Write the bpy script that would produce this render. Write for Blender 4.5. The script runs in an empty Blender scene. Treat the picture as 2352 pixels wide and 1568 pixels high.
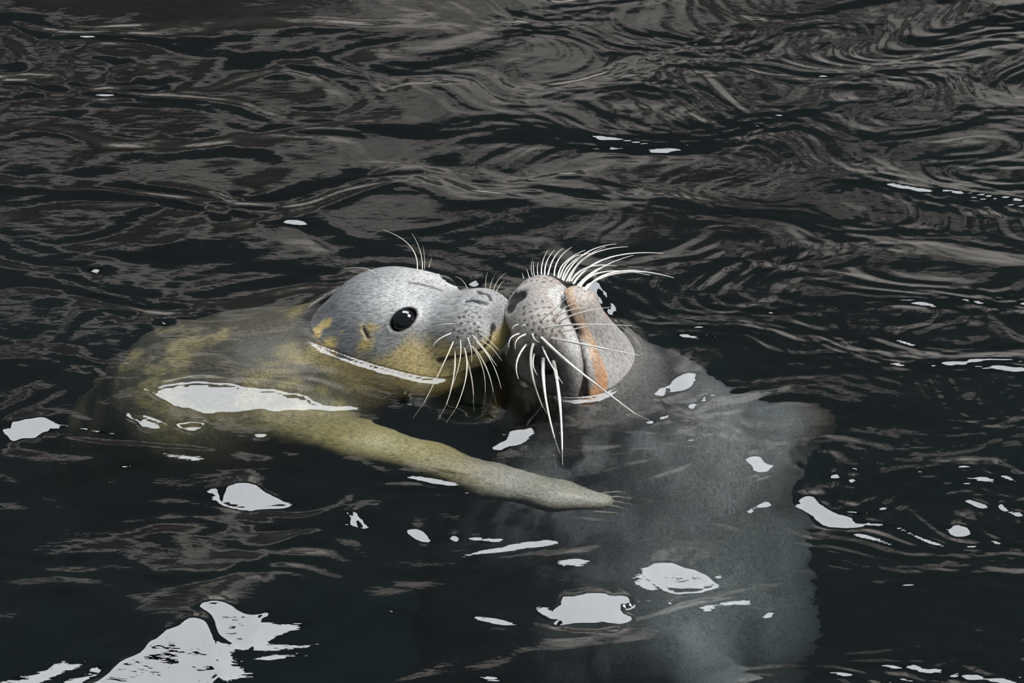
import bpy, math, random
import numpy as np
from mathutils import Vector, Matrix

random.seed(4)
rng = np.random.default_rng(7)
C = bpy.context.scene.collection
S = bpy.context.scene

# ------------------------------------------------------------------ camera
ELEV = math.radians(35.0)
DIST = 6.0
WID = 1.176                                   # metres across the frame at the seals
cam_pos = np.array([0.0, -DIST*math.cos(ELEV), DIST*math.sin(ELEV)])
FW = -cam_pos/np.linalg.norm(cam_pos)
RT = np.array([1.0, 0, 0])
UP = np.cross(RT, FW)
cd = bpy.data.cameras.new('camera')
cam = bpy.data.objects.new('camera', cd); C.objects.link(cam)
cam.location = cam_pos
cam.rotation_euler = (math.pi/2-ELEV, 0, 0)
cd.sensor_width = 36.0
cd.lens = 36.0*DIST/WID
cd.clip_end = 200
cd.dof.use_dof = True
cd.dof.focus_distance = DIST
cd.dof.aperture_fstop = 40.0
S.camera = cam

# ------------------------------------------------------------------ world and lights
w = bpy.data.worlds.new('world'); S.world = w; w.use_nodes = True
bg = w.node_tree.nodes['Background']
bg.inputs[0].default_value = (0.80, 0.92, 1.0, 1)
bg.inputs[1].default_value = 0.17

def area(name, loc, target, sx, sy, radiance, col=(1, 1, 1)):
    l = bpy.data.lights.new(name, 'AREA'); l.shape = 'RECTANGLE'
    l.size = sx; l.size_y = sy; l.energy = radiance*math.pi*sx*sy; l.color = col
    o = bpy.data.objects.new(name, l); C.objects.link(o)
    o.location = loc
    d = Vector(target)-Vector(loc)
    o.rotation_euler = d.to_track_quat('-Z', 'Y').to_euler()
    return o

# daylight through the skylight over the far side of the pool, plus an added key lamp on the near side
area('far_skylight_daylight', (0.3, 1.95, 5.05), (0, 0, 0), 3.8, 2.1, 8.8, (0.93, 0.96, 1.0))
area('near_key_lamp', (2.6, -.5, 4.4), (0, 0, 0), 1.8, 1.8, 26.0, (1.0, 0.985, 0.96))
# added strip light, unseen, that brightens the rock wall
area('added_wall_light', (0.0, 2.6, 0.9), (0, 5.2, 1.9), 5.0, 0.25, 42.0, (1.0, 0.95, 0.9))

S.view_settings.view_transform = 'Standard'
S.view_settings.look = 'None'
S.view_settings.gamma = 1.0
S.view_settings.use_curve_mapping = False
S.view_settings.exposure = 0.0
cy = S.cycles
cy.max_bounces = 8; cy.diffuse_bounces = 3; cy.glossy_bounces = 3; cy.transmission_bounces = 6
cy.transparent_max_bounces = 8; cy.volume_bounces = 0
cy.sample_clamp_indirect = 6.0; cy.sample_clamp_direct = 0
cy.use_denoising = True

# ------------------------------------------------------------------ helpers
PXM = WID/2352.0
def ray(px, py):
    """direction from the lens through a point of the 2352 x 1568 frame"""
    d = FW*DIST + RT*(px-1176)*PXM - UP*(py-784)*PXM
    return d/np.linalg.norm(d, axis=-1, keepdims=True)
def on_plane(px, py, z=0.0):
    d = ray(px, py); t = (z-cam_pos[2])/d[2]
    return cam_pos+d*t
def to_px(P):
    P = np.asarray(P, float); r = P-cam_pos
    k = r@FW
    return 1176+(r@RT)/k*DIST/PXM, 784-(r@UP)/k*DIST/PXM

def link(name, me, mat=None, parent=None):
    o = bpy.data.objects.new(name, me); C.objects.link(o)
    if mat is not None and len(me.materials) == 0: me.materials.append(mat)
    if parent is not None: o.parent = parent
    return o
def mesh_np(name, V, F, smooth=True):
    me = bpy.data.meshes.new(name)
    V = np.asarray(V, np.float32); F = np.asarray(F, np.int32)
    me.vertices.add(len(V)); me.vertices.foreach_set('co', V.ravel())
    n = F.shape[1]
    me.loops.add(F.size); me.loops.foreach_set('vertex_index', F.ravel())
    me.polygons.add(len(F)); me.polygons.foreach_set('loop_start', np.arange(0, F.size, n, dtype=np.int32))
    me.polygons.foreach_set('use_smooth', np.full(len(F), smooth))
    me.update(calc_edges=True); me.validate()
    return me

# value noise, vectorised
_lat = rng.random((32, 32, 32)).astype(np.float32)
def vnoise(P, scale, seed=0):
    q = P*np.asarray(scale)+seed*17.31
    i = np.floor(q).astype(int); f = (q-i).astype(np.float32); f = f*f*(3-2*f)
    r = 0
    for dx in (0, 1):
        for dy in (0, 1):
            for dz in (0, 1):
                wgt = (f[:, 0] if dx else 1-f[:, 0])*(f[:, 1] if dy else 1-f[:, 1])*(f[:, 2] if dz else 1-f[:, 2])
                r = r+wgt*_lat[(i[:, 0]+dx) & 31, (i[:, 1]+dy) & 31, (i[:, 2]+dz) & 31]
    return r
def fbm(P, scale, seed=0, octv=4):
    r = 0; a = 1; t = 0; sc = np.asarray(scale, float)*np.ones(3)
    for k in range(octv):
        r = r+a*vnoise(P, sc, seed+k*3.7); t += a; a *= .5; sc = sc*2.03
    return r/t
def sstep(a, b, x):
    t = np.clip((x-a)/(b-a), 0, 1); return t*t*(3-2*t)
def smin(a, b, k):
    h = np.clip(0.5+0.5*(b-a)/k, 0, 1); return b*(1-h)+a*h-k*h*(1-h)
def smax(a, b, k): return -smin(-a, -b, k)
def ell(P, c, r, R=None):
    q = P-np.asarray(c, np.float32)
    if R is not None: q = q@R
    r = np.asarray(r, np.float32)
    k0 = np.sqrt(((q/r)**2).sum(1)); k1 = np.sqrt(((q/(r*r))**2).sum(1))+1e-9
    return k0*(k0-1)/k1
def cone(P, a, b, ra, rb, fl=None):
    """tapered capsule"""
    a = np.asarray(a, np.float32); b = np.asarray(b, np.float32)
    ab = b-a; t = np.clip(((P-a)@ab)/(ab@ab), 0, 1)
    q = P-a-t[:, None]*ab
    if fl is not None:                        # (axis, factor): flatten the section along an axis
        ax = np.asarray(fl[0], np.float32); q = q+(q@ax)[:, None]*ax*(fl[1]-1)
    return np.sqrt((q*q).sum(1))-(ra+(rb-ra)*t)
def chain(P, pts, k=0.03):
    d = None
    for (p, r), (q, s) in zip(pts[:-1], pts[1:]):
        e = cone(P, p, q, r, s); d = e if d is None else smin(d, e, k)
    return d
def seg_dist(P, pts):
    d = None
    for a, b in zip(pts[:-1], pts[1:]):
        a = np.asarray(a, np.float32); b = np.asarray(b, np.float32); ab = b-a
        t = np.clip(((P-a)@ab)/(ab@ab+1e-12), 0, 1); q = P-a-t[:, None]*ab
        e = np.sqrt((q*q).sum(1)); d = e if d is None else np.minimum(d, e)
    return d

def surface_nets(f, xs, ys, zs, newton=3):
    nx, ny, nz = len(xs), len(ys), len(zs)
    def ev(ix, iy, iz):
        P = np.stack([xs[ix], ys[iy], zs[iz]], 1).astype(np.float32)
        out = np.empty(len(P), np.float32)
        for s in range(0, len(P), 200000): out[s:s+200000] = f(P[s:s+200000])
        return out
    st = 4
    gx, gy, gz = np.arange(0, nx, st), np.arange(0, ny, st), np.arange(0, nz, st)
    I, J, K = np.meshgrid(gx, gy, gz, indexing='ij')
    Fc = ev(I.ravel(), J.ravel(), K.ravel()).reshape(I.shape)
    dx = np.gradient(xs)[gx]; dy = np.gradient(ys)[gy]; dz = np.gradient(zs)[gz]
    lim = 1.3*st*np.sqrt(dx[:, None, None]**2+dy[None, :, None]**2+dz[None, None, :]**2)+.004
    near = np.abs(Fc) < lim
    rep = lambda A: A.repeat(st, 0).repeat(st, 1).repeat(st, 2)
    # centre each block on its sample
    F = rep(Fc); M = rep(near); sh = st//2
    F = np.roll(F, (-0, 0, 0), (0, 1, 2))[:nx, :ny, :nz].copy(); M = M[:nx, :ny, :nz]
    M2 = M.copy()
    for ax in range(3):
        M2 = M2 | np.roll(M2, -st, ax)
    idx = np.nonzero(M2)
    F[idx] = ev(*idx)
    ins = F < 0
    n_in = np.zeros((nx-1, ny-1, nz-1), np.int8)
    for a in (0, 1):
        for b in (0, 1):
            for c in (0, 1):
                n_in += ins[a:nx-1+a, b:ny-1+b, c:nz-1+c]
    act = (n_in > 0) & (n_in < 8)
    ci = np.nonzero(act)
    vid = -np.ones(act.shape, np.int64); vid[ci] = np.arange(len(ci[0]))
    acc = np.zeros((len(ci[0]), 3)); cnt = np.zeros(len(ci[0]))
    crd = (xs, ys, zs)
    for a in range(8):
        A = (a & 1, (a >> 1) & 1, (a >> 2) & 1)
        for ax in range(3):
            if A[ax]: continue
            B = list(A); B[ax] = 1
            ia = [ci[k]+A[k] for k in range(3)]; ib = [ci[k]+B[k] for k in range(3)]
            fa = F[tuple(ia)]; fb = F[tuple(ib)]
            m = (fa < 0) != (fb < 0)
            t = np.where(m, fa/(fa-fb+1e-20), 0)
            p = np.stack([crd[k][ia[k]]+(crd[k][ib[k]]-crd[k][ia[k]])*t for k in range(3)], 1)
            acc[m] += p[m]; cnt[m] += 1
    V = (acc/cnt[:, None]).astype(np.float32)
    Q = []
    for ax in range(3):
        sl0 = [slice(None)]*3; sl1 = [slice(None)]*3
        sl0[ax] = slice(0, -1); sl1[ax] = slice(1, None)
        a = ins[tuple(sl0)]; b = ins[tuple(sl1)]
        o1, o2 = [(1, 2), (2, 0), (0, 1)][ax]
        e = np.nonzero(a != b); e = list(e)
        ok = (e[o1] > 0) & (e[o2] > 0) & (e[o1] < F.shape[o1]-1) & (e[o2] < F.shape[o2]-1)
        e = [x[ok] for x in e]; sg = a[tuple(e)]
        def g(d1, d2):
            x = list(e); x[o1] = x[o1]-d1; x[o2] = x[o2]-d2; return vid[tuple(x)]
        q = np.stack([g(1, 1), g(0, 1), g(0, 0), g(1, 0)], 1)
        q[~sg] = q[~sg][:, ::-1]
        Q.append(q)
    Q = np.concatenate(Q); Q = Q[(Q >= 0).all(1)]
    for it in range(newton):
        e = 4e-4; d = f(V); G = np.empty_like(V)
        for k in range(3):
            o = np.zeros(3, np.float32); o[k] = e; G[:, k] = (f(V+o)-f(V-o))/(2*e)
        g2 = (G*G).sum(1)+1e-3
        stp = (d/g2)[:, None]*G
        ln = np.linalg.norm(stp, axis=1, keepdims=True); stp *= np.minimum(1, .0015/(ln+1e-9))
        V = V-stp*.8
    return V, Q
def grade(lo, hi, flo, fhi, fine, coarse):
    """coordinates: fine steps between flo and fhi, growing outside"""
    a = list(np.arange(flo, fhi, fine)); s = fine
    while a[-1] < hi: s = min(s*1.06, coarse); a.append(a[-1]+s)
    s = fine
    while a[0] > lo: s = min(s*1.06, coarse); a.insert(0, a[0]-s)
    a[0] = lo; a[-1] = hi
    return np.array(a, np.float32)

def rotm(yaw, pitch, roll=0):
    """columns: forward (nose), left, up"""
    X = np.array([math.cos(pitch)*math.cos(yaw), math.cos(pitch)*math.sin(yaw), math.sin(pitch)])
    Yv = np.cross([0, 0, 1], X); Yv /= np.linalg.norm(Yv)
    Z = np.cross(X, Yv)
    c, s = math.cos(roll), math.sin(roll)
    return np.stack([X, c*Yv+s*Z, -s*Yv+c*Z], 1).astype(np.float32)

def trace(f, px, py, tmin=5.3, n=90):
    """3-D points on a body seen at the given frame points (nearest miss if none)"""
    px = np.atleast_1d(np.asarray(px, float)); py = np.atleast_1d(np.asarray(py, float))
    d = FW*DIST + RT*((px-1176)*PXM)[:, None] - UP*((py-784)*PXM)[:, None]
    d /= np.linalg.norm(d, axis=1, keepdims=True)
    t = np.full(len(px), tmin); best = np.full(len(px), 9.); bt = t.copy()
    for k in range(n):
        v = f((cam_pos+d*t[:, None]).astype(np.float32))
        m = v < best; best = np.where(m, v, best); bt = np.where(m, t, bt)
        t = np.where(v > 2e-4, t+np.maximum(v, 3e-4)*.8, t)
        t = np.minimum(t, 6.8)
    return cam_pos+d*bt[:, None], best

# ------------------------------------------------------------------ materials
def newmat(name):
    m = bpy.data.materials.new(name); m.use_nodes = True
    nt = m.node_tree; b = nt.nodes['Principled BSDF']
    return m, nt, b
def N(nt, t, **kw):
    n = nt.nodes.new(t)
    for k, v in kw.items(): setattr(n, k, v)
    return n
def simple(name, col, rough=.5, **inp):
    m, nt, b = newmat(name)
    b.inputs['Base Color'].default_value = (*col, 1); b.inputs['Roughness'].default_value = rough
    for k, v in inp.items(): b.inputs[k.replace('_', ' ')].default_value = v
    return m

def fur_mat(name, stretch, dark, rough, coat):
    m, nt, b = newmat(name); L = nt.links
    at = N(nt, 'ShaderNodeAttribute', attribute_name='Col')
    tc = N(nt, 'ShaderNodeTexCoord')
    mp = N(nt, 'ShaderNodeMapping'); mp.inputs['Scale'].default_value = stretch
    L.new(tc.outputs['Object'], mp.inputs[0])
    wn = N(nt, 'ShaderNodeTexNoise'); wn.inputs['Scale'].default_value = 12
    L.new(tc.outputs['Object'], wn.inputs['Vector'])
    mx = N(nt, 'ShaderNodeMix', data_type='VECTOR'); mx.inputs[0].default_value = .035
    L.new(mp.outputs[0], mx.inputs[4]); L.new(wn.outputs['Color'], mx.inputs[5])
    n1 = N(nt, 'ShaderNodeTexNoise'); n1.inputs['Scale'].default_value = 60; n1.inputs['Detail'].default_value = 5
    n1.inputs['Roughness'].default_value = .7
    L.new(mx.outputs[1], n1.inputs['Vector'])
    cr = N(nt, 'ShaderNodeMapRange'); cr.inputs['From Min'].default_value = .34; cr.inputs['From Max'].default_value = .62
    cr.inputs['To Min'].default_value = dark; cr.inputs['To Max'].default_value = 1.22
    L.new(n1.outputs['Fac'], cr.inputs['Value'])
    mu = N(nt, 'ShaderNodeVectorMath', operation='SCALE')
    L.new(at.outputs['Color'], mu.inputs[0]); L.new(cr.outputs[0], mu.inputs['Scale'])
    L.new(mu.outputs[0], b.inputs['Base Color'])
    bp = N(nt, 'ShaderNodeBump'); bp.inputs['Strength'].default_value = .35; bp.inputs['Distance'].default_value = .0012
    L.new(n1.outputs['Fac'], bp.inputs['Height']); L.new(bp.outputs[0], b.inputs['Normal'])
    b.inputs['Roughness'].default_value = rough
    b.inputs['Coat Weight'].default_value = coat; b.inputs['Coat Roughness'].default_value = .28
    b.inputs['Specular IOR Level'].default_value = .5
    return m
M_pup = fur_mat('pale_wet_fur', (1.4, 8, 8), .36, .46, .15)
M_adult = fur_mat('grey_wet_fur', (3.0, 7, 7), .45, .48, .12)
M_eye = simple('dark_eye', (.004, .004, .006), .06, Coat_Weight=1.0, Coat_Roughness=.02)
M_lid = simple('eyelid_skin', (.02, .018, .018), .3)
M_whisk = simple('white_whisker', (.82, .80, .76), .35)
M_whisk2 = simple('cream_whisker', (.80, .74, .62), .35)
M_whiskd = simple('dark_whisker', (.16, .13, .10), .4)
M_claw = simple('claw_horn', (.42, .38, .30), .4)
M_nost = simple('nostril_skin', (.006, .006, .006), .5)
M_lash = simple('mouth_lining', (.02, .014, .012), .35)

def colour_attr(me, col):
    a = me.color_attributes.new('Col', 'FLOAT_COLOR', 'POINT')
    c = np.ones((len(me.vertices), 4), np.float32); c[:, :3] = col
    a.data.foreach_set('color', c.ravel())

# ------------------------------------------------------------------ the young seal
RL = rotm(math.radians(-33), math.radians(29))
CL = np.array([-.126, .018, -.022], np.float32)            # middle of the skull
def locL(P): return (P-CL)@RL
def wL(p): return CL+RL@np.asarray(p, np.float32)

def left_core(P):
    q = locL(P)
    d = ell(q, (-.006, 0, .007), (.098, .082, .091))                     # skull
    d = smin(d, ell(q, (-.054, 0, -.018), (.062, .072, .074)), .03)      # nape
    d = smin(d, cone(q, (.03, 0, .006), (.127, 0, .025), .058, .026), .028)   # bridge and snout
    for s in (-1, 1):
        d = smin(d, ell(q, (.122, s*.021, .012), (.037, .026, .031)), .024)   # whisker pads
        d = smin(d, ell(q, (.044, s*.028, .046), (.030, .022, .020)), .022)    # brow ridge
        d = smin(d, ell(q, (.045, s*.040, -.030), (.055, .034, .036)), .03)    # cheeks
    d = smin(d, cone(q, (.02, 0, -.030), (.124, 0, -.008), .042, .020), .016)   # lower jaw
    d = smin(d, ell(q, (.149, 0, .031), (.011, .017, .013)), .012)      # nose leather
    return d
LB = [((-.150, .03, -.065), .072), ((-.22, .02, -.105), .086), ((-.28, .005, -.126), .115), ((-.355, .01, -.165), .112),
      ((-.42, .03, -.27), .092), ((-.46, .06, -.41), .070), ((-.47, .10, -.56), .042)]
fl_up = np.array([0, .35, .94])
LF = [((-.27, -.065, -.10), .05), ((-.17, -.150, -.062), .036), ((-.095, -.188, -.052), .029),
      ((-.02, -.232, -.050), .029), ((.05, -.262, -.046), .026), ((.098, -.277, -.040), .015)]
LF2 = [((-.22, .06, -.17), .05), ((-.17, .13, -.26), .032), ((-.13, .17, -.33), .020)]
def left_body(P):
    d = chain(P, LB, .05)
    e = None
    for (p, r), (q2, s) in zip(LF[:-1], LF[1:]):
        c = cone(P, p, q2, r, s, (fl_up, 1.5)); e = c if e is None else smin(e, c, .02)
    d = smin(d, e, .035)
    d = smin(d, chain(P, LF2, .02), .04)
    for s in (-1, 1):                                                     # hind flippers
        d = smin(d, cone(P, (-.47, .09, -.54), (-.47+.06*s, .12, -.74), .03, .014), .03)
    return d
def left_base(P):
    return smin(left_core(P), left_body(P), .035)

# landmarks on the near side come from the view; the far side mirrors them
def normals_of(f, c2w, R, pts):
    W = np.array([c2w(p) for p in pts], np.float32); e = 2e-3; g = np.empty_like(W)
    for k in range(3):
        o = np.zeros(3, np.float32); o[k] = e; g[:, k] = f(W+o)-f(W-o)
    g /= np.linalg.norm(g, axis=1, keepdims=True)
    return g@R
def groove_dist(Q, pts, nrm, depths=(0, .004, .008, .013, .018)):
    d = None
    for k in depths:
        e = seg_dist(Q, pts-nrm*k); d = e if d is None else np.minimum(d, e)
    return d
def landL(pts):
    p, _ = trace(left_base, [a for a, b in pts], [b for a, b in pts]); return locL(p.astype(np.float32))
eyeL = landL([(925, 733)])[0]
earL = landL([(834, 755), (844, 774)])
mouthL = landL([(1133, 757), (1126, 786), (1105, 806), (1070, 818), (1035, 824), (1008, 827)])
nostL = landL([(1071, 690), (1085, 687), (1101, 693), (1119, 695)])
mouthLn = normals_of(left_base, wL, RL, mouthL)
scarL = landL([(942, 649), (965, 652), (990, 658), (1015, 667)])
nostLn = normals_of(left_base, wL, RL, nostL); earLn = normals_of(left_base, wL, RL, earL)
foldL = landL([(1098, 670), (1110, 678), (1122, 690)])
mir = np.array([1, -1, 1], np.float32)
print('eyeL', eyeL, 'ear', earL[0], 'nost', nostL, 'mouth', mouthL)

def eye_frame(f, c_loc, loc2w, R, corner_a, corner_b):
    """outward normal and long axis of an eye opening"""
    c = loc2w(c_loc); e = 2e-3
    g = np.array([f((c+np.eye(3)[k]*e)[None].astype(np.float32))[0]-f((c-np.eye(3)[k]*e)[None].astype(np.float32))[0] for k in range(3)])
    n = g/np.linalg.norm(g)
    a = corner_b-corner_a; a = a-n*(a@n); a /= np.linalg.norm(a)
    b = np.cross(n, a)
    return R.T@n, R.T@a, R.T@b
ca, _ = trace(left_base, [898, 956], [754, 712])
eN, eA, eB = eye_frame(left_base, eyeL, wL, RL, ca[0], ca[1])
ER = .0165
eyeC = eyeL-eN*(ER*.80)
def left_detail(q):
    d = 0
    for s in (0, 1):
        m = mir if s else np.array([1, 1, 1], np.float32)
        Q = q*m
        dm = seg_dist(Q, mouthL); d = d+.0045*np.exp(-(dm/.0030)**2)
        dn = seg_dist(Q, nostL); d = d+.0070*np.exp(-(dn/.0021)**2)
        df = seg_dist(Q, foldL); d = d+.0022*np.exp(-(df/.0022)**2)
        de = seg_dist(Q, earL); d = d+.005*np.exp(-(de/.0019)**2)
        # eye opening: an almond hollow
        u = (Q-eyeL)@eA; v = (Q-eyeL)@eB; n = (Q-eyeL)@eN
        r = np.sqrt((u/.0165)**2+(v/.0105)**2+(n/.03)**2)
        d = d+.010*(1-sstep(.80, 1.08, r))-.0010*np.exp(-((r-1.25)/.16)**2)
        # whisker follicles
    return d
def left_sdf(P):
    d = left_base(P); q = locL(P)
    near = (np.abs(d) < .03) & (q[:, 0] > -.08) & (q[:, 0] < .19)
    if near.any(): d = d.copy(); d[near] += left_detail(q[near])
    return d

def seal_mesh(name, f, CM, R, xs, ys, zs):
    V, Q = surface_nets(f, xs, ys, zs)
    return V, Q
xs = grade(-.60, .16, -.235, .03, .0018, .014); ys = grade(-.34, .23, -.14, .12, .0018, .012); zs = grade(-.80, .13, -.035, .095, .0018, .012)
VL, QL = surface_nets(left_sdf, xs, ys, zs)
print('left verts', len(VL))

yl = landL([(735, 800), (800, 828), (880, 812), (960, 795), (1030, 797), (1075, 812)]); yl = yl[np.argsort(yl[:, 0])]; print('yl', yl)
gapL = landL([(1134, 752)])[0]
def left_colour(V):
    q = locL(V); n = len(V)
    col = np.empty((n, 3))
    grey = np.array([.27, .275, .285]); pale = np.array([.66, .66, .65]); darkg = np.array([.085, .085, .09])
    yel = np.array([.60, .45, .15]); cream = np.array([.66, .58, .32])
    st = fbm(q, (18, 60, 60), 1, 3); bl = fbm(q, (26, 26, 26), 5, 4)
    col[:] = grey
    def mixc(c, m): col[:] = col*(1-m[:, None])+np.asarray(c)*m[:, None]
    back = sstep(.045, -.07, q[:, 0]+.3*np.clip(q[:, 2], -.1, .1)); mixc(darkg, back*(.40+.75*sstep(.3, .6, st)).clip(0, .95))
    yb = fbm(q, (30, 30, 30), 9, 4)
    for s in (1, -1):
        m = np.array([1, s, 1]); Q = q*m
        de = np.linalg.norm(Q-eyeL, axis=1)
        mixc(pale, .75*np.exp(-(de/.040)**2)*(.55+.8*st).clip(0, 1))
        mixc(pale, .65*np.exp(-(np.linalg.norm(Q-np.array([.045, -.025, .065]), axis=1)/.028)**2))
        pc = np.array([.130, -.035, .0])
        mixc((.74, .73, .70), .95*np.exp(-(np.linalg.norm(Q-pc, axis=1)/.037)**2))
    # yellow underside
    px_, py_ = yl[:, 0], yl[:, 2]
    lim = np.interp(q[:, 0], px_, py_)+.022*(yb-.5)*2
    ym = sstep(.010, -.010, q[:, 2]-lim)
    mixc(np.array([.70, .55, .22]), ym*(.72+.28*st))
    mixc(darkg*1.2, ym*sstep(-.01, -.07, q[:, 0])*sstep(.45, .62, bl)*.7)
    # front of the upper lip
    mixc(yel*.6+cream*.5, sstep(.138, .152, q[:, 0])*sstep(.012, .0, q[:, 2])*.9)
    # blond spots behind the ear
    for (x, y), r in [((757, 790), .011), ((835, 790), .010), ((748, 745), .005), ((785, 760), .005), ((733, 755), .004), ((765, 810), .006), ((850, 750), .009), ((728, 770), .004)]:
        p = landL([(x, y)])[0]
        dd = np.linalg.norm((q-p)*np.array([.6, 1, 1]), axis=1)+.010*(yb-.5)+.016*(st-.5)
        mixc((.70, .54, .22), sstep(r*1.1, r*.3, dd)*.95)
    # dark eye rims, nostrils, mouth line, follicle area
    for s in (1, -1):
        Q = q*np.array([1, s, 1])
        u = (Q-eyeL)@eA; v = (Q-eyeL)@eB; nn = (Q-eyeL)@eN
        r = np.sqrt((u/.0165)**2+(v/.0105)**2+(nn/.03)**2)
        mixc((.03, .03, .032), sstep(1.25, 1.02, r))
        mixc((.72, .72, .72), .5*sstep(1.2, 1.3, r)*sstep(1.6, 1.4, r)*sstep(0, -.006, v))
        mixc((.012, .011, .011), sstep(.0034, .0016, groove_dist(Q, nostL, nostLn, (0, .003, .006))))
        mixc((.06, .058, .056), sstep(.0028, .0010, seg_dist(Q, scarL))*.8*(s > 0))
        mixc((.07, .055, .035), sstep(.0042, .0018, groove_dist(Q, mouthL, mouthLn, (0, .003, .006))))
        mixc((.64, .50, .26), sstep(.012, .003, seg_dist(Q, earL)+.008*(yb-.5)+.012*(st-.5))*.65)
        mixc((.03, .028, .025), sstep(.0028, .0014, groove_dist(Q, earL, earLn, (0, .003, .006))))
        mixc((.05, .045, .04), sstep(.0062, .0035, np.linalg.norm((Q-gapL)*np.array([1, 1, .8]), axis=1))*.9)  # shade under the upper lip, painted as a dark spot
        for p in folL:
            mixc((.05, .045, .04), sstep(.0019, .0010, np.linalg.norm(Q-p, axis=1)))
    # trunk: olive and brown mottling
    dh = left_core(V); bm = sstep(.004, .03, dh)
    mot = fbm(V, (22, 26, 22), 21, 4)
    body = np.array([.155, .145, .115])[None]+np.array([.34, .27, .09])[None]*sstep(.50, .68, mot)[:, None]
    low = sstep(-.04, -.16, V[:, 1])                              # shoulder and flipper are pale straw yellow
    straw = np.array([.52, .44, .19])[None]*(.75+.5*fbm(V, (30, 30, 30), 31, 3))[:, None]
    body = body*(1-low[:, None])+straw*low[:, None]
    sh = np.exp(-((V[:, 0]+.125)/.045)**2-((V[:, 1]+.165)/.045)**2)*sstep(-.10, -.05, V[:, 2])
    body = body*(1-.7*sh[:, None])+np.array([.80, .72, .40])[None]*.7*sh[:, None]      # brighter yellow-white patch at the flipper base
    hand = sstep(-.10, .0, V[:, 0])*sstep(-.17, -.2, V[:, 1])
    body = body*(1-hand[:, None])+np.array([.66, .63, .52])[None]*(.35+1.1*fbm(V, (10, 26, 26), 37, 4))[:, None]*hand[:, None]
    col[:] = col*(1-bm[:, None])+body*bm[:, None]
    return col.clip(.004, .9)
LZ = lambda x, y: (660+x/3.41, 500+y/3.41)
fol_px = [LZ(*p) for p in [(1285, 905), (1300, 968), (1355, 958), (1395, 1010), (1410, 935), (1455, 915), (1440, 995), (1300, 832), (1362, 828), (1385, 775), (1413, 815),
          (1466, 830), (1435, 862), (1390, 880), (1345, 890), (1330, 935), (1305, 875), (1480, 960), (1500, 895), (1345, 785), (1420, 765), (1450, 780), (1480, 740), (1500, 860), (1520, 820), (1505, 780), (1400, 735), (1370, 905), (1430, 905), (1475, 890), (1515, 930)]]
folL = landL(fol_px)
def body_object(name, V, Q, Cm, R, mat, colf, parent, lab=None):
    me = mesh_np(name, (V-Cm)@R, Q)
    colour_attr(me, colf(V))
    o = link(name, me, mat, parent)
    o.matrix_world = Matrix.Translation(Cm.tolist()) @ Matrix(R.tolist()).to_4x4()
    return o
def thing(name, label, cat, loc=(0, 0, 0), group=None):
    o = bpy.data.objects.new(name, None); C.objects.link(o); o.location = loc
    o.empty_display_size = .05
    o['label'] = label; o['category'] = cat
    if group: o['group'] = group
    return o
def keep(o, parent):
    """parent without moving"""
    o.parent = parent; o.matrix_parent_inverse = Matrix.Translation(parent.location).inverted()

pup = thing('seal', 'young grey and yellow seal on the left, head raised, black eye open', 'seal', tuple(float(v) for v in CL))
o = body_object('body', VL, QL, CL, RL, M_pup, left_colour, None); keep(o, pup)

def uv_ball(name, r, seg=40, rings=24):
    V = []; F = []
    for i in range(rings+1):
        a = math.pi*i/rings
        for j in range(seg):
            b = 2*math.pi*j/seg; V.append((r*math.sin(a)*math.cos(b), r*math.sin(a)*math.sin(b), r*math.cos(a)))
    for i in range(rings):
        for j in range(seg):
            F.append((i*seg+j, (i+1)*seg+j, (i+1)*seg+(j+1) % seg, i*seg+(j+1) % seg))
    return mesh_np(name, V, F)
eme = uv_ball('eye', ER)
for s in (1, -1):
    e = link('eye', eme, M_eye); e.location = wL(eyeC*np.array([1, s, 1])).tolist(); keep(e, pup)

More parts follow.
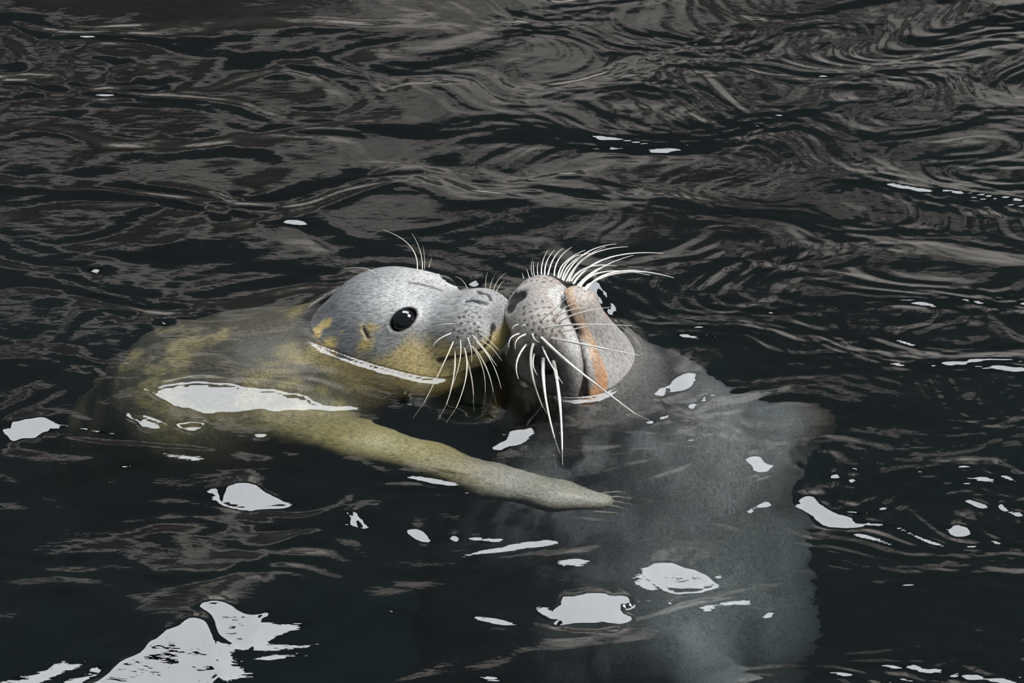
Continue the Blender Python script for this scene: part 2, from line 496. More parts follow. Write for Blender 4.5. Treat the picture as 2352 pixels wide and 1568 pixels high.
def tube(name, pts, radii, mat, n=6):
    pts = np.asarray(pts, float); V = []; F = []
    T = np.gradient(pts, axis=0); T /= np.linalg.norm(T, axis=1, keepdims=True)
    a = np.cross(T[0], [0.3, .1, .9]); a /= np.linalg.norm(a)
    for k, (p, t, r) in enumerate(zip(pts, T, radii)):
        a = a-t*(a@t); a /= np.linalg.norm(a); b = np.cross(t, a)
        for j in range(n):
            c = 2*math.pi*j/n; V.append(p+r*(a*math.cos(c)+b*math.sin(c)))
    for k in range(len(pts)-1):
        for j in range(n):
            F.append((k*n+j, k*n+(j+1) % n, (k+1)*n+(j+1) % n, (k+1)*n+j))
    c = pts.mean(0); V = np.array(V)
    org = pts[0]
    o = link(name, mesh_np(name, V-org, F), mat); o.location = org.tolist()
    return o
def whisker(f, root, mid, tip, r0, mat, parent, depth, n=14, dip=False):
    """root sits on the skin; the tip swings towards (+) or away from (-) the viewer"""
    p0, best = trace(f, [root[0]], [root[1]]); p0 = p0[0]
    ln = math.hypot(tip[0]-root[0], tip[1]-root[1])*PXM
    if dip: p2 = on_plane(*tip, z=0.0)
    else:
        d2 = ray(*tip); t0 = (p0-cam_pos)@FW; p2 = cam_pos+d2*((t0-depth*ln)/(d2@FW))
    d1 = ray(*mid); tm = .5*((p0-cam_pos)@FW+(p2-cam_pos)@FW)-.06*ln*(1 if depth > 0 else -1)
    p1 = cam_pos+d1*(tm/(d1@FW))
    ctrl = 2*p1-.5*(p0+p2)
    s = np.linspace(0, 1, n)[:, None]
    pts = (1-s)**2*p0+2*s*(1-s)*ctrl+s*s*p2
    if dip:                                     # carries on a little way below the surface
        dr = pts[-1]-pts[-2]; dr /= np.linalg.norm(dr); pts = np.vstack([pts, pts[-1]+dr*.010, pts[-1]+dr*.022])
    pts[0] = pts[0]-(pts[1]-pts[0])*.15
    sp = np.linspace(0, 1, len(pts))
    rad = r0*(1-.78*sp**1.4)*(1+.10*np.sin(sp*ln/PXM*.55))
    o = tube('whisker', pts, rad, mat); keep(o, parent); return o
WLs = [((1283, 905), (1190, 950), (1140, 1005), .9, 1, 0), ((1300, 970), (1200, 1190), (1055, 1480), 1.15, 0, 1), ((1312, 1040), (1300, 1260), (1235, 1490), 1.3, 0, 1),
 ((1355, 960), (1350, 1120), (1295, 1310), .9, 0, 0), ((1385, 1020), (1400, 1240), (1310, 1515), 1.3, 0, 1), ((1395, 1080), (1440, 1240), (1458, 1415), 1.2, 0, 1),
 ((1410, 940), (1440, 1030), (1442, 1130), .8, 0, 0), ((1440, 1000), (1530, 1180), (1548, 1390), .9, 0, 1), ((1455, 1010), (1560, 1180), (1615, 1385), 1.2, 0, 1),
 ((1480, 970), (1600, 1130), (1675, 1340), .9, 0, 0), ((1450, 920), (1560, 1050), (1640, 1160), .9, 0, 0), ((1500, 900), (1590, 970), (1660, 1040), .7, 0, 0),
 ((1520, 965), (1600, 1020), (1680, 1120), .7, 0, 0), ((1490, 870), (1560, 900), (1640, 960), .6, 0, 0), ((1305, 832), (1240, 830), (1160, 845), .45, 1, 0),
 ((1380, 770), (1330, 735), (1270, 730), .35, 2, 0), ((1400, 735), (1360, 705), (1300, 700), .35, 2, 0)]
for a, b, c, r, mk, dp in WLs:
    whisker(left_sdf, LZ(*a), LZ(*b), LZ(*c), r*.00085, (M_whisk2, M_whisk, M_whiskd)[mk], pup, .45, dip=bool(dp))
for a, b, c, r in [((1018, 410), (960, 220), (750, 95), 1.0), ((1057, 405), (1040, 260), (975, 122), .8), ((1075, 400), (1073, 300), (1060, 220), .4), ((1108, 388), (1120, 345), (1132, 310), .45), ((690, 440), (600, 395), (440, 398), .6),
                   ((1410, 555), (1370, 490), (1315, 460), .45), ((1555, 565), (1555, 480), (1570, 425), .45), ((1585, 570), (1600, 500), (1625, 455), .45), ((1610, 580), (1650, 490), (1715, 430), .5), ((1630, 590), (1670, 520), (1705, 490), .5)]:
    whisker(left_sdf, LZ(*a), LZ(*b), LZ(*c), r*.00075, M_whisk2, pup, -.2)
# claws at the end of the near fore flipper
for k in range(5):
    y = -.262-.0085*k; x = .108-.004*abs(k-1.5)
    p = np.array([x, y, -.040]); 
    pts = [p+np.array([.026*t, -.004*t*(k-2)*.4, .004*t-.010*t*t]) for t in np.linspace(-.25, 1, 6)]
    c = tube('claw', pts, [.0022*(1-.85*t) for t in np.linspace(0, 1, 6)], M_claw); keep(c, pup)

# ------------------------------------------------------------------ the adult seal
Xr = np.array([-.29, -.02, .955]); Xr /= np.linalg.norm(Xr)
Zr = np.array([-.955, .05, -.29]); Zr -= Xr*(Zr@Xr); Zr /= np.linalg.norm(Zr)
Yr = np.cross(Zr, Xr)
RR = np.stack([Xr, Yr, Zr], 1).astype(np.float32)
CR = np.array([.0585, -.038, .0], np.float32)                # middle of the head at the waterline
def locR(P): return (P-CR)@RR
def wR(p): return CR+RR@np.asarray(p, np.float32)
def right_core(P):
    q = locR(P)
    d = ell(q, (-.055, 0, .0), (.100, .076, .072))                        # skull under water
    d = smin(d, cone(q, (.0, 0, .004), (.072, 0, .010), .056, .032), .03)    # bridge
    for s in (-1, 1):
        d = smin(d, ell(q, (.060, s*.026, .006), (.040, .032, .033)), .016)    # whisker pads
        d = smin(d, ell(q, (-.02, s*.041, -.016), (.07, .033, .038)), .03)      # cheeks
    d = smin(d, ell(q, (.082, 0, .026), (.018, .022, .018)), .012)        # nose leather
    jaw = cone(q, (-.06, 0, -.030), (.070, 0, -.040), .046, .022)
    d = smin(d, jaw, .010)
    d = smin(d, ell(q, (-.075, 0, -.030), (.06, .056, .046)), .03)        # throat
    return d
RB = [((.068, -.030, -.06), .074), ((.10, -.035, -.13), .105), ((.145, -.08, -.24), .165), ((.12, -.19, -.40), .215),
      ((.09, -.28, -.62), .20), ((.05, -.35, -.82), .14), ((.02, -.39, -.98), .08)]
RF1 = [((.16, -.26, -.33), .07), ((.22, -.43, -.29), .040), ((.26, -.52, -.21), .034), ((.268, -.595, -.175), .020)]
RF2 = [((.25, -.05, -.22), .06), ((.315, -.02, -.20), .036), ((.350, -.01, -.19), .024)]
def right_body(P):
    d = chain(P, RB, .07)
    d = smin(d, chain(P, RF1, .02), .04)
    d = smin(d, chain(P, RF2, .02), .04)
    for s in (-1, 1):
        d = smin(d, cone(P, (.02, -.39, -.97), (.0+.07*s, -.43, -1.16), .045, .018), .04)
    return d
def right_base(P): return smin(right_core(P), right_body(P), .035)
def landR(pts):
    p, _ = trace(right_base, [a for a, b in pts], [b for a, b in pts]); return locR(p.astype(np.float32))
RZ = lambda x, y: (1080+x/2.8, 520+y/2.8)
mouthR = landR([RZ(*p) for p in [(597, 418), (604, 460), (630, 540), (662, 610), (698, 680), (722, 750), (735, 830), (742, 900), (742, 970), (736, 1040), (728, 1085)]])
nostR = landR([RZ(*p) for p in [(310, 425), (285, 440), (262, 470), (248, 510)]])
lipR = landR([RZ(*p) for p in [(628, 430), (652, 500), (690, 590), (735, 680), (778, 760), (805, 840), (830, 910), (845, 990), (820, 1070), (755, 1125)]])
bandR = landR([RZ(*p) for p in [(545, 430), (580, 520), (620, 620), (648, 700), (660, 800), (665, 900), (668, 1000)]])
shadeR = landR([RZ(*p) for p in [(470, 850), (530, 920), (560, 1010)]])
eyeR = landR([RZ(505, 925)])[0]
folR = landR([RZ(x, y) for x, y in [(r_[0], r_[1]) for r_ in [(345, 520), (380, 500), (420, 490), (465, 480), (345, 560), (385, 545), (425, 530), (470, 520), (510, 520), (350, 600), (395, 585), (440, 570), (485, 565), (525, 560), (560, 570),
       (365, 635), (410, 625), (455, 610), (500, 605), (540, 605), (575, 620), (400, 665), (445, 655), (490, 650), (535, 650), (580, 672), (420, 700), (465, 705), (525, 718), (555, 700)]]])
print('mouthR', mouthR[:3], 'nostR', nostR)
mouthRn = normals_of(right_base, wR, RR, mouthR); nostRn = normals_of(right_base, wR, RR, nostR)
def right_detail(q):
    d = 0
    for s in (1, -1):
        Q = q*np.array([1, s, 1], np.float32)
        dm = seg_dist(Q, mouthR)
        wd = .0026+.0060*sstep(.03, -.03, Q[:, 0])
        d = d+(.010+.008*sstep(.03, -.03, Q[:, 0]))*np.exp(-(dm/wd)**4)
        d = d+.014*np.exp(-(seg_dist(Q, nostR)/.0068)**2)
        dl = seg_dist(Q, lipR); d = d-.0025*np.exp(-(dl/.006)**2)
        u = np.linalg.norm((Q-eyeR)*np.array([1., 1., 1.4]), axis=1)
        d = d+.004*np.exp(-(u/.012)**2)
        for p in folR:
            pass
    return d
def right_sdf(P):
    d = right_base(P); q = locR(P)
    near = (np.abs(d) < .03) & (q[:, 0] > -.15)
    if near.any(): d = d.copy(); d[near] += right_detail(q[near])
    return d
xs = grade(-.14, .44, -.04, .165, .0021, .013); ys = grade(-.68, .14, -.145, .05, .0021, .014); zs = grade(-1.24, .13, -.06, .125, .0021, .016)
VR, QR = surface_nets(right_sdf, xs, ys, zs)
print('right verts', len(VR), 'closest approach of the two skins', right_sdf(VL).min(), VL[right_sdf(VL).argmin()])
def right_colour(V):
    q = locR(V); n = len(V)
    col = np.empty((n, 3)); st = fbm(q, (20, 70, 70), 41, 3); bl = fbm(q, (24, 24, 24), 45, 4)
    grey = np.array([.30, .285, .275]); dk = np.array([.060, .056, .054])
    col[:] = grey
    def mixc(c, m): col[:] = col*(1-m[:, None])+np.asarray(c)*m[:, None]
    mixc((.44, .41, .385), sstep(.0, .06, q[:, 0])*sstep(.50, .30, np.abs(bl-.5)+.3))
    # muzzle shade painted round the eyes and brow, with mottled coat streaks
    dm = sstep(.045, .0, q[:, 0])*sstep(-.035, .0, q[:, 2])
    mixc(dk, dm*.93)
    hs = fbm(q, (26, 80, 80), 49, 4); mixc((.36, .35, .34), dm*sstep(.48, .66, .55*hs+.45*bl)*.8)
    mixc((.46, .44, .42), sstep(-.01, -.05, q[:, 2])*(.25+.6*st))     # paler throat
    mixc((.50, .42, .36), sstep(.05, .085, q[:, 0])*sstep(.02, -.03, q[:, 2])*.6)
    mixc((.12, .11, .11), sstep(.055, .07, q[:, 2]-.2*np.clip(.07-q[:, 0], 0, 1)))
    for s in (1, -1):
        Q = q*np.array([1, s, 1])
        dl = seg_dist(Q, lipR); dmo = groove_dist(Q, mouthR, mouthRn)
        fr = sstep(-.03, .05, Q[:, 0])[:, None]
        och = np.array([.56, .22, .055])*(1-fr)+np.array([.52, .36, .24])*fr
        wd = .0125-.004*sstep(-.02, .06, Q[:, 0])
        m = sstep(1.0, .55, dl/wd+.4*(bl-.5))*.92
        col[:] = col*(1-m[:, None])+och*m[:, None]
        mixc((.56, .55, .53), sstep(.0100, .006, seg_dist(Q, bandR)+.004*(bl-.5))*.9)
        wdm = .0026+.0060*sstep(.03, -.03, Q[:, 0])
        mixc((.36, .22, .10), sstep(1.9, 1.4, dmo/wdm)*(s*0+.8)*sstep(.03, -.02, Q[:, 0]))
        mixc((.022, .015, .012), sstep(1.25, .85, dmo/wdm))
        mixc((.012, .011, .011), sstep(.0100, .0068, groove_dist(Q, nostR, nostRn)))
        mixc((.022, .020, .020), sstep(.034, .012, seg_dist(Q, shadeR)+.014*(bl-.5))*.92)  # deepest part of the painted muzzle shade, at the eye
        for p in folR: mixc((.04, .035, .03), sstep(.0022, .0012, np.linalg.norm(Q-p, axis=1)))
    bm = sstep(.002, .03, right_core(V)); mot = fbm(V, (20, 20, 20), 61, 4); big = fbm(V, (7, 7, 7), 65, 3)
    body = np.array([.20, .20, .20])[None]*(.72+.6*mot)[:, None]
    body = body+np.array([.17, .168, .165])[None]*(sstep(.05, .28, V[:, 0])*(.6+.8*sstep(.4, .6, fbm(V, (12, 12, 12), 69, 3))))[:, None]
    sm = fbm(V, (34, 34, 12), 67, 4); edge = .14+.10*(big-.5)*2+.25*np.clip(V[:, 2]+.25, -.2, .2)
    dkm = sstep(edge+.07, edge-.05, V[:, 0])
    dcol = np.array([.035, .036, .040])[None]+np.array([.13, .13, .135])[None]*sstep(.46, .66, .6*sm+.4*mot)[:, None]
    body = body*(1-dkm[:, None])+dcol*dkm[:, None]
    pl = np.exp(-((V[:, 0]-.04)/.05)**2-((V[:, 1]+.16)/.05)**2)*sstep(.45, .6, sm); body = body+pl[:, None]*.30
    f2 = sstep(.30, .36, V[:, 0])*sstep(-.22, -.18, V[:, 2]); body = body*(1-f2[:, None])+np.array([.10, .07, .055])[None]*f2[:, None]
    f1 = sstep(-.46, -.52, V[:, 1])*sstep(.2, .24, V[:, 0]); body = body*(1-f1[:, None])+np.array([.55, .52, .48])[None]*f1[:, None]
    col[:] = col*(1-bm[:, None])+body*bm[:, None]
    return col.clip(.004, .9)
adult = thing('seal', 'larger dark grey seal, snout pointing up, orange lips and long white whiskers', 'seal', tuple(float(v) for v in CR))
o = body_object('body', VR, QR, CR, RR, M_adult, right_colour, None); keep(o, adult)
eme2 = uv_ball('eye', .0125)
for s in (1, -1):
    e = link('eye', eme2, M_eye); e.location = wR((eyeR+np.array([0, .0118, 0]))*np.array([1, s, 1])).tolist(); keep(e, adult)

WRf = [((345, 335), (338, 315), (333, 298), .4), ((380, 330), (370, 295), (362, 268), .45), ((400, 315), (392, 265), (400, 215), .5), ((412, 316), (406, 260), (412, 225), .5), ((435, 314), (432, 265), (440, 225), .55),
 ((458, 310), (465, 230), (500, 150), .8), ((478, 310), (495, 220), (545, 150), .9), ((500, 310), (540, 200), (600, 140), .9), ((540, 315), (570, 210), (655, 132), .9),
 ((565, 330), (610, 230), (740, 152), 1), ((590, 340), (650, 235), (770, 170), 1), ((600, 345), (730, 180), (940, 112), 1.1), ((575, 330), (640, 215), (740, 180), .9), ((620, 350), (720, 215), (870, 130), 1),
 ((635, 350), (760, 190), (1015, 130), 1.25), ((665, 365), (880, 205), (1240, 172), 1.3), ((650, 350), (760, 262), (940, 255), 1.1), ((690, 380), (800, 285), (910, 250), 1),
 ((700, 385), (850, 262), (1050, 185), 1.1), ((705, 390), (860, 292), (1155, 313), 1.25), ((725, 405), (900, 312), (1130, 295), 1), ((740, 412), (950, 290), (1310, 330), 1.35)]
for a, b, c, r in WRf: whisker(right_sdf, RZ(*a), RZ(*b), RZ(*c), r*.0011, M_whisk, adult, -.25)
WRn = [((455, 605), (530, 540), (640, 440), .7, 0), ((525, 600), (600, 530), (700, 480), .7, 0), ((545, 600), (620, 545), (750, 520), .8, 0), ((570, 618), (690, 560), (900, 518), .9, 0),
 ((465, 655), (600, 632), (790, 628), .9, 0), ((530, 655), (700, 630), (1040, 638), 1.0, 0), ((585, 675), (690, 655), (800, 630), .8, 0), ((525, 718), (750, 762), (1090, 830), 1.2, 0),
 ((550, 725), (690, 755), (850, 800), .9, 0), ((460, 715), (690, 920), (1075, 1215), 1.35, 1), ((525, 780), (680, 915), (860, 1050), 1.2, 0),
 ((360, 760), (300, 870), (310, 980), 1.1, 0), ((405, 755), (395, 930), (470, 1170), 1.4, 1), ((412, 820), (405, 890), (432, 955), .9, 0), ((470, 850), (482, 1080), (545, 1370), 1.7, 1),
 ((465, 775), (515, 880), (595, 1010), 1.0, 0), ((535, 870), (575, 1120), (592, 1440), 1.9, 1), ((315, 690), (260, 720), (250, 780), .8, 0), ((355, 695), (300, 730), (290, 790), .9, 0),
 ((400, 690), (412, 722), (445, 745), .8, 0), ((310, 630), (282, 640), (270, 662), .5, 0), ((355, 640), (340, 632), (330, 640), .5, 0)]
for a, b, c, r, dp in WRn: whisker(right_sdf, RZ(*a), RZ(*b), RZ(*c), r*.00125, M_whisk, adult, .4, dip=bool(dp))

# ------------------------------------------------------------------ water
def spec_noise(X, Y, lx, ly, seed, n=60, iso=False, ang=0.):
    """sum of travelling waves, wavelengths about lx across and ly in depth; rms height 1"""
    r = np.random.default_rng(seed); h = np.zeros_like(X)
    c0, s0 = math.cos(ang), math.sin(ang)
    U = X*c0+Y*s0; Vv = -X*s0+Y*c0
    for k in range(n):
        kx = r.normal()*2*math.pi/lx*.7; ky = (1+.45*r.normal())*2*math.pi/ly
        if iso: th = r.normal()*.75; kk = math.exp(.35*r.normal())*2*math.pi; kx = kk*math.sin(th)/lx; ky = kk*math.cos(th)/ly
        h += np.cos(kx*U+ky*Vv+r.random()*6.28)*r.random()**.5
    return h/math.sqrt(n/2*.5)
xw = grade(-3.6, 3.6, -.66, .66, .0024, .12); yw = grade(-3.4, 4.6, -.80, .88, .0028, .12)
XW, YW = np.meshgrid(xw, yw, indexing='ij')
XW = XW.astype(float); YW = YW.astype(float)
fade = np.exp(-((np.clip(np.abs(XW)-.7, 0, 9)/1.2)**2+(np.clip(np.abs(YW)-.9, 0, 9)/1.2)**2)*.0)
# domain warp so crests wander
wx = XW+.030*spec_noise(XW, YW, .34, .28, 5, 24); wy = YW+.020*spec_noise(XW, YW, .24, .20, 6, 24)
def slope_scaled(lx, ly, seed, deg, **kw):   # rms slope in degrees along depth
    a = math.tan(math.radians(deg))*ly/(2*math.pi)
    return a*spec_noise(wx, wy, lx, ly, seed, **kw)
rightness = sstep(-.15, .35, XW+.25*YW)
farness = sstep(.0, .55, YW)
calm = .55+.9*sstep(-.9, .9, spec_noise(XW, YW, .5, .4, 77, 30))
H = slope_scaled(.45, .26, 11, 1.4)+slope_scaled(.17, .12, 12, 1.7, iso=True, n=80, ang=.12)*(1-.35*rightness)
H += slope_scaled(.080, .058, 13, 1.8, iso=True, n=90)*(.8+.3*farness)*(1-.5*rightness)*calm
pupm = np.exp(-((XW+.30)/.26)**4-((YW-.01)/.10)**4)             # small chop over the young seal's back
chop = np.maximum(rightness, .75*pupm)
H += slope_scaled(.046, .034, 14, 2.4, iso=True, n=120, ang=-.22)*(.14+.85*chop)*calm
H += slope_scaled(.024, .018, 15, 2.6, iso=True, n=140, ang=-.28)*chop*calm
# patches of calmer and rougher water
# ripples round the heads
d0 = np.full(XW.shape, 9.)
core = (np.abs(XW) < .8) & (np.abs(YW) < .9)
P0 = np.stack([XW[core], YW[core], np.zeros(core.sum())], 1).astype(np.float32)
dd = np.minimum(left_base(P0), right_base(P0)); d0[core] = dd
H *= 1-.9*np.exp(-(np.clip(d0, 0, 9)/.032)**2)
H += .0004*np.cos(d0*2*math.pi/.024)*np.exp(-np.clip(d0, 0, 9)/.06)*sstep(.01, .03, d0)
# crests that catch the far skylight: (outline in frame points, tilt in degrees)
def inpoly(px, py, poly):
    ins = np.zeros(px.shape, bool); j = len(poly)-1
    for i in range(len(poly)):
        xi, yi = poly[i]; xj, yj = poly[j]
        c = ((yi > py) != (yj > py)) & (px < (xj-xi)*(py-yi)/(yj-yi+1e-12)+xi)
        ins ^= c; j = i
    return ins
PATCH = [
 [(290, 893), (360, 905), (420, 897), (520, 905), (640, 918), (740, 935), (700, 948), (590, 945), (470, 950), (380, 930), (330, 905)],
 [(690, 940), (760, 942), (855, 948), (800, 953), (720, 950)],
 [(10, 975), (100, 970), (145, 995), (90, 1000), (20, 1015)],
 [(268, 953), (320, 968), (400, 990), (360, 988), (300, 972)], [(405, 975), (480, 985), (430, 992)],
 [(580, 1002), (618, 1002), (600, 1008)],
 [(470, 1122), (560, 1116), (620, 1135), (665, 1160), (600, 1165), (520, 1150)],
 [(772, 1173), (800, 1178), (850, 1210), (820, 1205)],
 [(935, 1217), (965, 1218), (988, 1235), (950, 1232)], [(1035, 1228), (1060, 1230), (1055, 1243)], [(1070, 1230), (1160, 1238), (1155, 1247), (1100, 1243)],
 [(200, 1568), (300, 1510), (380, 1470), (440, 1445), (480, 1450), (505, 1520), (440, 1568), (400, 1620), (180, 1620)],
 [(470, 1412), (530, 1412), (580, 1440), (615, 1410), (600, 1450), (560, 1485), (500, 1460)],
 [(1280, 1375), (1340, 1366), (1450, 1368), (1430, 1385), (1455, 1410), (1360, 1412), (1275, 1424)],
 [(1085, 1412), (1190, 1418), (1180, 1426), (1100, 1424)],
 [(1480, 1310), (1520, 1305), (1600, 1308), (1650, 1345), (1560, 1345), (1500, 1330)],
 [(1525, 1366), (1552, 1366), (1545, 1373)], [(1745, 1402), (1773, 1402), (1765, 1410)],
 [(1830, 1146), (1860, 1145), (1930, 1178), (1985, 1200), (1940, 1210), (1880, 1190), (1840, 1165)],
 [(1895, 1095), (1925, 1092), (1920, 1105)], [(1935, 1102), (1968, 1102), (1955, 1116)], [(1915, 1070), (1995, 1082), (1960, 1085)],
 [(2182, 1207), (2225, 1208), (2215, 1220), (2190, 1220)], [(2215, 1143), (2275, 1160), (2250, 1162)], [(2290, 1150), (2352, 1180), (2330, 1178)],
 [(1490, 905), (1560, 870), (1620, 852), (1590, 880), (1510, 908)], [(1490, 978), (1540, 953), (1530, 965), (1500, 980)],
 [(1715, 1165), (1765, 1143), (1760, 1158), (1725, 1168)], [(1720, 1060), (1750, 1058), (1765, 1082), (1735, 1085)], [(1580, 930), (1640, 900), (1620, 920), (1590, 940)],
 [(1340, 660), (1380, 665), (1425, 722), (1400, 722), (1370, 690)], [(1075, 650), (1105, 640), (1100, 655), (1080, 660)],
 [(1148, 765), (1160, 758), (1166, 790), (1152, 800)], [(1130, 1030), (1180, 1000), (1230, 985), (1200, 1015), (1150, 1030)], [(1228, 577), (1243, 576), (1238, 583)], [(1143, 598), (1158, 597), (1150, 603)],
 [(365, 745), (393, 745), (390, 752), (370, 752)], [(360, 787), (370, 787), (365, 794)], [(195, 620), (230, 622), (228, 640), (205, 635)], [(2155, 3), (2185, 3), (2180, 9), (2160, 9)],
]
PX, PY = to_px(np.stack([XW, YW, np.zeros_like(XW)], -1))
gm = np.zeros(XW.shape)
# regular fine grid for the crest heights
def patch_height():
    Lx, Ly = 2.0, 2.4; nx, ny = 800, 960
    gx = np.linspace(-Lx/2, Lx/2, nx, endpoint=False); gy = np.linspace(-Ly/2, Ly/2, ny, endpoint=False)
    GX, GY = np.meshgrid(gx, gy, indexing='ij')
    wgx = GX+.0022*spec_noise(GX, GY, .05, .03, 31, 30); wgy = GY+.0022*spec_noise(GX, GY, .045, .025, 32, 30)
    px, py = to_px(np.stack([wgx, wgy, np.zeros_like(wgx)], -1))
    m = np.zeros(GX.shape)
    for pl in PATCH: m = np.maximum(m, inpoly(px, py, pl))
    kx = np.fft.fftfreq(nx, Lx/nx)*2*np.pi; ky = np.fft.fftfreq(ny, Ly/ny)*2*np.pi
    KX, KY = np.meshgrid(kx, ky, indexing='ij'); k2 = KX**2+KY**2; k2[0, 0] = 1
    ms = np.real(np.fft.ifft2(np.fft.fft2(m)*np.exp(-k2*(.0020**2)/2)))
    s = math.tan(math.radians(16.5))
    g = ms*s
    # drive the tilt until the integrable surface has it
    G = g.copy()
    for it in range(36):
        h = np.real(np.fft.ifft2(-1j*KY*np.fft.fft2(G)/k2*np.exp(-k2*(.0015**2)/2)))
        sy = np.gradient(h, gy[1]-gy[0], axis=1)
        G = G+.8*(g-sy)*ms
    return gx, gy, h, ms
gx, gy, hp, ms = patch_height()
def sample(A, X, Y):
    fx = np.clip((X-gx[0])/(gx[1]-gx[0]), 0, len(gx)-1.001); fy = np.clip((Y-gy[0])/(gy[1]-gy[0]), 0, len(gy)-1.001)
    i = fx.astype(int); j = fy.astype(int); u = fx-i; v = fy-j
    return A[i, j]*(1-u)*(1-v)+A[i+1, j]*u*(1-v)+A[i, j+1]*(1-u)*v+A[i+1, j+1]*u*v
inner = (np.abs(XW) < .98) & (np.abs(YW) < 1.18)
HP = np.where(inner, sample(hp-hp.mean(), XW, YW), 0); MS = np.where(inner, sample(ms, XW, YW), 0)
H = H*(1-.8*sstep(0, .6, MS))+HP
# meniscus where the skin meets the water
H += .0046*np.exp(-np.clip(d0, 0, 9)/.0055)*sstep(-.012, 0, d0)
nxw, nyw = XW.shape
V = np.stack([XW.ravel(), YW.ravel(), H.ravel()], 1)
idx = np.arange(nxw*nyw).reshape(nxw, nyw)
Fq = np.stack([idx[:-1, :-1].ravel(), idx[1:, :-1].ravel(), idx[1:, 1:].ravel(), idx[:-1, 1:].ravel()], 1)
print('water quads', len(Fq))
m = bpy.data.materials.new('dark_pool_water'); m.use_nodes = True; nt = m.node_tree
for n_ in list(nt.nodes): nt.nodes.remove(n_)
L = nt.links
out = N(nt, 'ShaderNodeOutputMaterial'); mix = N(nt, 'ShaderNodeMixShader'); fr = N(nt, 'ShaderNodeFresnel'); fr.inputs['IOR'].default_value = 1.6
rf = N(nt, 'ShaderNodeBsdfRefraction'); rf.inputs['IOR'].default_value = 1.33; rf.inputs['Roughness'].default_value = 0.0
gl = N(nt, 'ShaderNodeBsdfGlossy'); gl.inputs['Roughness'].default_value = 0.0; gl.inputs['Color'].default_value = (1, 1, 1, 1)
tc = N(nt, 'ShaderNodeTexCoord'); nz = N(nt, 'ShaderNodeTexNoise'); nz.inputs['Scale'].default_value = 55; nz.inputs['Detail'].default_value = 3
mp = N(nt, 'ShaderNodeMapping'); mp.inputs['Scale'].default_value = (.6, 1.4, 1)
L.new(tc.outputs['Object'], mp.inputs[0]); L.new(mp.outputs[0], nz.inputs['Vector'])
bp = N(nt, 'ShaderNodeBump'); bp.inputs['Strength'].default_value = .3; bp.inputs['Distance'].default_value = .0012
L.new(nz.outputs['Fac'], bp.inputs['Height'])
for x_ in (rf, gl): L.new(bp.outputs[0], x_.inputs['Normal'])
L.new(fr.outputs[0], mix.inputs[0]); L.new(rf.outputs[0], mix.inputs[1]); L.new(gl.outputs[0], mix.inputs[2])
L.new(mix.outputs[0], out.inputs['Surface'])
va = N(nt, 'ShaderNodeVolumeAbsorption'); va.inputs['Color'].default_value = (.49, .60, .605, 1); va.inputs['Density'].default_value = 3.2
L.new(va.outputs[0], out.inputs['Volume'])
wat = link('pool_water', mesh_np('pool_water', V, Fq), m)
wat['label'] = 'dark rippled pool water with brown wall reflections and white sky glints'; wat['category'] = 'water'; wat['kind'] = 'stuff'

# ------------------------------------------------------------------ the pool hall
def struct(name, V, F, mat):
    o = link(name, mesh_np(name, V, F, smooth=False), mat); o['kind'] = 'structure'; return o
def slab(x0, x1, y0, y1, z0, z1):
    V = [(x, y, z) for x in (x0, x1) for y in (y0, y1) for z in (z0, z1)]
    F = [(0, 1, 3, 2), (4, 6, 7, 5), (0, 4, 5, 1), (2, 3, 7, 6), (0, 2, 6, 4), (1, 5, 7, 3)]
    return V, F
def rock(name, c1, c2, scale, rough=.8, detail=6, lo=.38, hi=.62):
    m, nt, b = newmat(name); L = nt.links
    tc = N(nt, 'ShaderNodeTexCoord'); nz = N(nt, 'ShaderNodeTexNoise'); nz.inputs['Scale'].default_value = scale; nz.inputs['Detail'].default_value = detail
    cr = N(nt, 'ShaderNodeValToRGB'); cr.color_ramp.elements[0].position = lo; cr.color_ramp.elements[1].position = hi
    cr.color_ramp.elements[0].color = (*c1, 1); cr.color_ramp.elements[1].color = (*c2, 1)
    L.new(tc.outputs['Object'], nz.inputs['Vector']); L.new(nz.outputs['Fac'], cr.inputs[0]); L.new(cr.outputs[0], b.inputs['Base Color'])
    b.inputs['Roughness'].default_value = rough; return m
M_deep = rock('dark_pool_lining', (.02, .05, .052), (.18, .30, .285), 1.6)
M_rock = rock('brown_grey_rock', (.10, .095, .09), (.68, .66, .635), 1.3, detail=3, lo=.44, hi=.56)
M_dark = simple('dark_frame_bars', (.03, .032, .034), .8)  # for the frames added round the area lamps
struct('floor', *slab(-3.7, 3.7, -3.5, 4.7, -1.4, -1.3), M_deep)
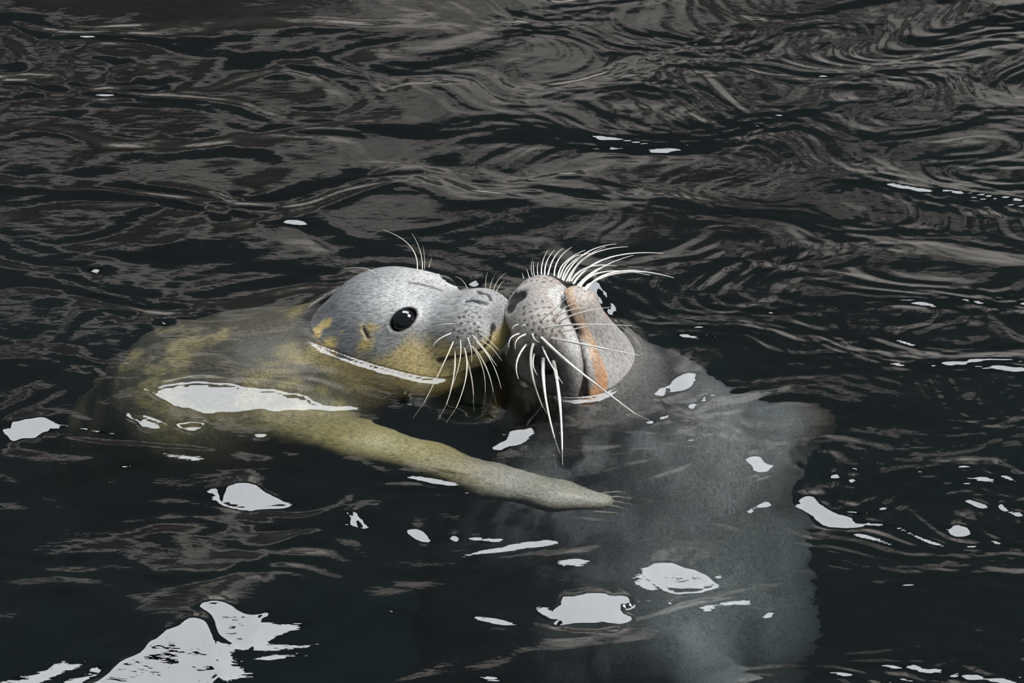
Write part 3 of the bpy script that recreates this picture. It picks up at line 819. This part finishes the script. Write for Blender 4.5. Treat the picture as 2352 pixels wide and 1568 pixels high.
struct('wall_left', *slab(-3.75, -3.62, -3.5, 4.7, -2.1, .35), M_deep)
struct('wall_right', *slab(3.62, 3.75, -3.5, 4.7, -2.1, .35), M_deep)
struct('wall_front', *slab(-3.7, 3.7, -3.6, -3.42, -2.1, .15), M_deep)
struct('trim_1', *slab(-3.7, 3.7, 4.62, 5.4, -2.1, .30), M_deep)           # far ledge
def rock_wall():
    nx, nz_ = 90, 60; X = np.linspace(-5, 5, nx); Z = np.linspace(.2, 3.4, nz_)
    XX, ZZ = np.meshgrid(X, Z, indexing='ij'); P = np.stack([XX.ravel(), np.zeros(XX.size), ZZ.ravel()], 1)
    Yv = 5.3-.5*fbm(P+40, (1.1, 1.1, 1.6), 71, 5)+.04*ZZ.ravel()
    V = np.stack([XX.ravel(), Yv, ZZ.ravel()], 1); id_ = np.arange(XX.size).reshape(nx, nz_)
    F = np.stack([id_[:-1, :-1].ravel(), id_[1:, :-1].ravel(), id_[1:, 1:].ravel(), id_[:-1, 1:].ravel()], 1)
    return V, F
struct('wall_back', *rock_wall(), M_rock)

def frame_lamp(n, loc, target, sx, sy):
    """dark bars added round an unseen area lamp"""
    Z = np.array(target, float)-np.array(loc, float); Z /= np.linalg.norm(Z)
    M = (Vector(target)-Vector(loc)).to_track_quat('-Z', 'Y').to_matrix()
    V = []; F = []
    t = .12
    for x0, x1, y0, y1 in ((-sx/2-t, sx/2+t, sy/2, sy/2+t), (-sx/2-t, sx/2+t, -sy/2-t, -sy/2), (-sx/2-t, -sx/2, -sy/2, sy/2), (sx/2, sx/2+t, -sy/2, sy/2)):
        v, f = slab(x0, x1, y0, y1, -.02, .10)
        F += [tuple(i+len(V) for i in q) for q in f]
        V += [tuple(M @ Vector(p)+Vector(loc)) for p in v]
    struct('lamp_frame_%d' % n, V, F, M_dark)
frame_lamp(1, (0.3, 1.95, 5.05), (0, 0, 0), 3.8, 2.1)
frame_lamp(2, (2.6, -.5, 4.4), (0, 0, 0), 1.8, 1.8)
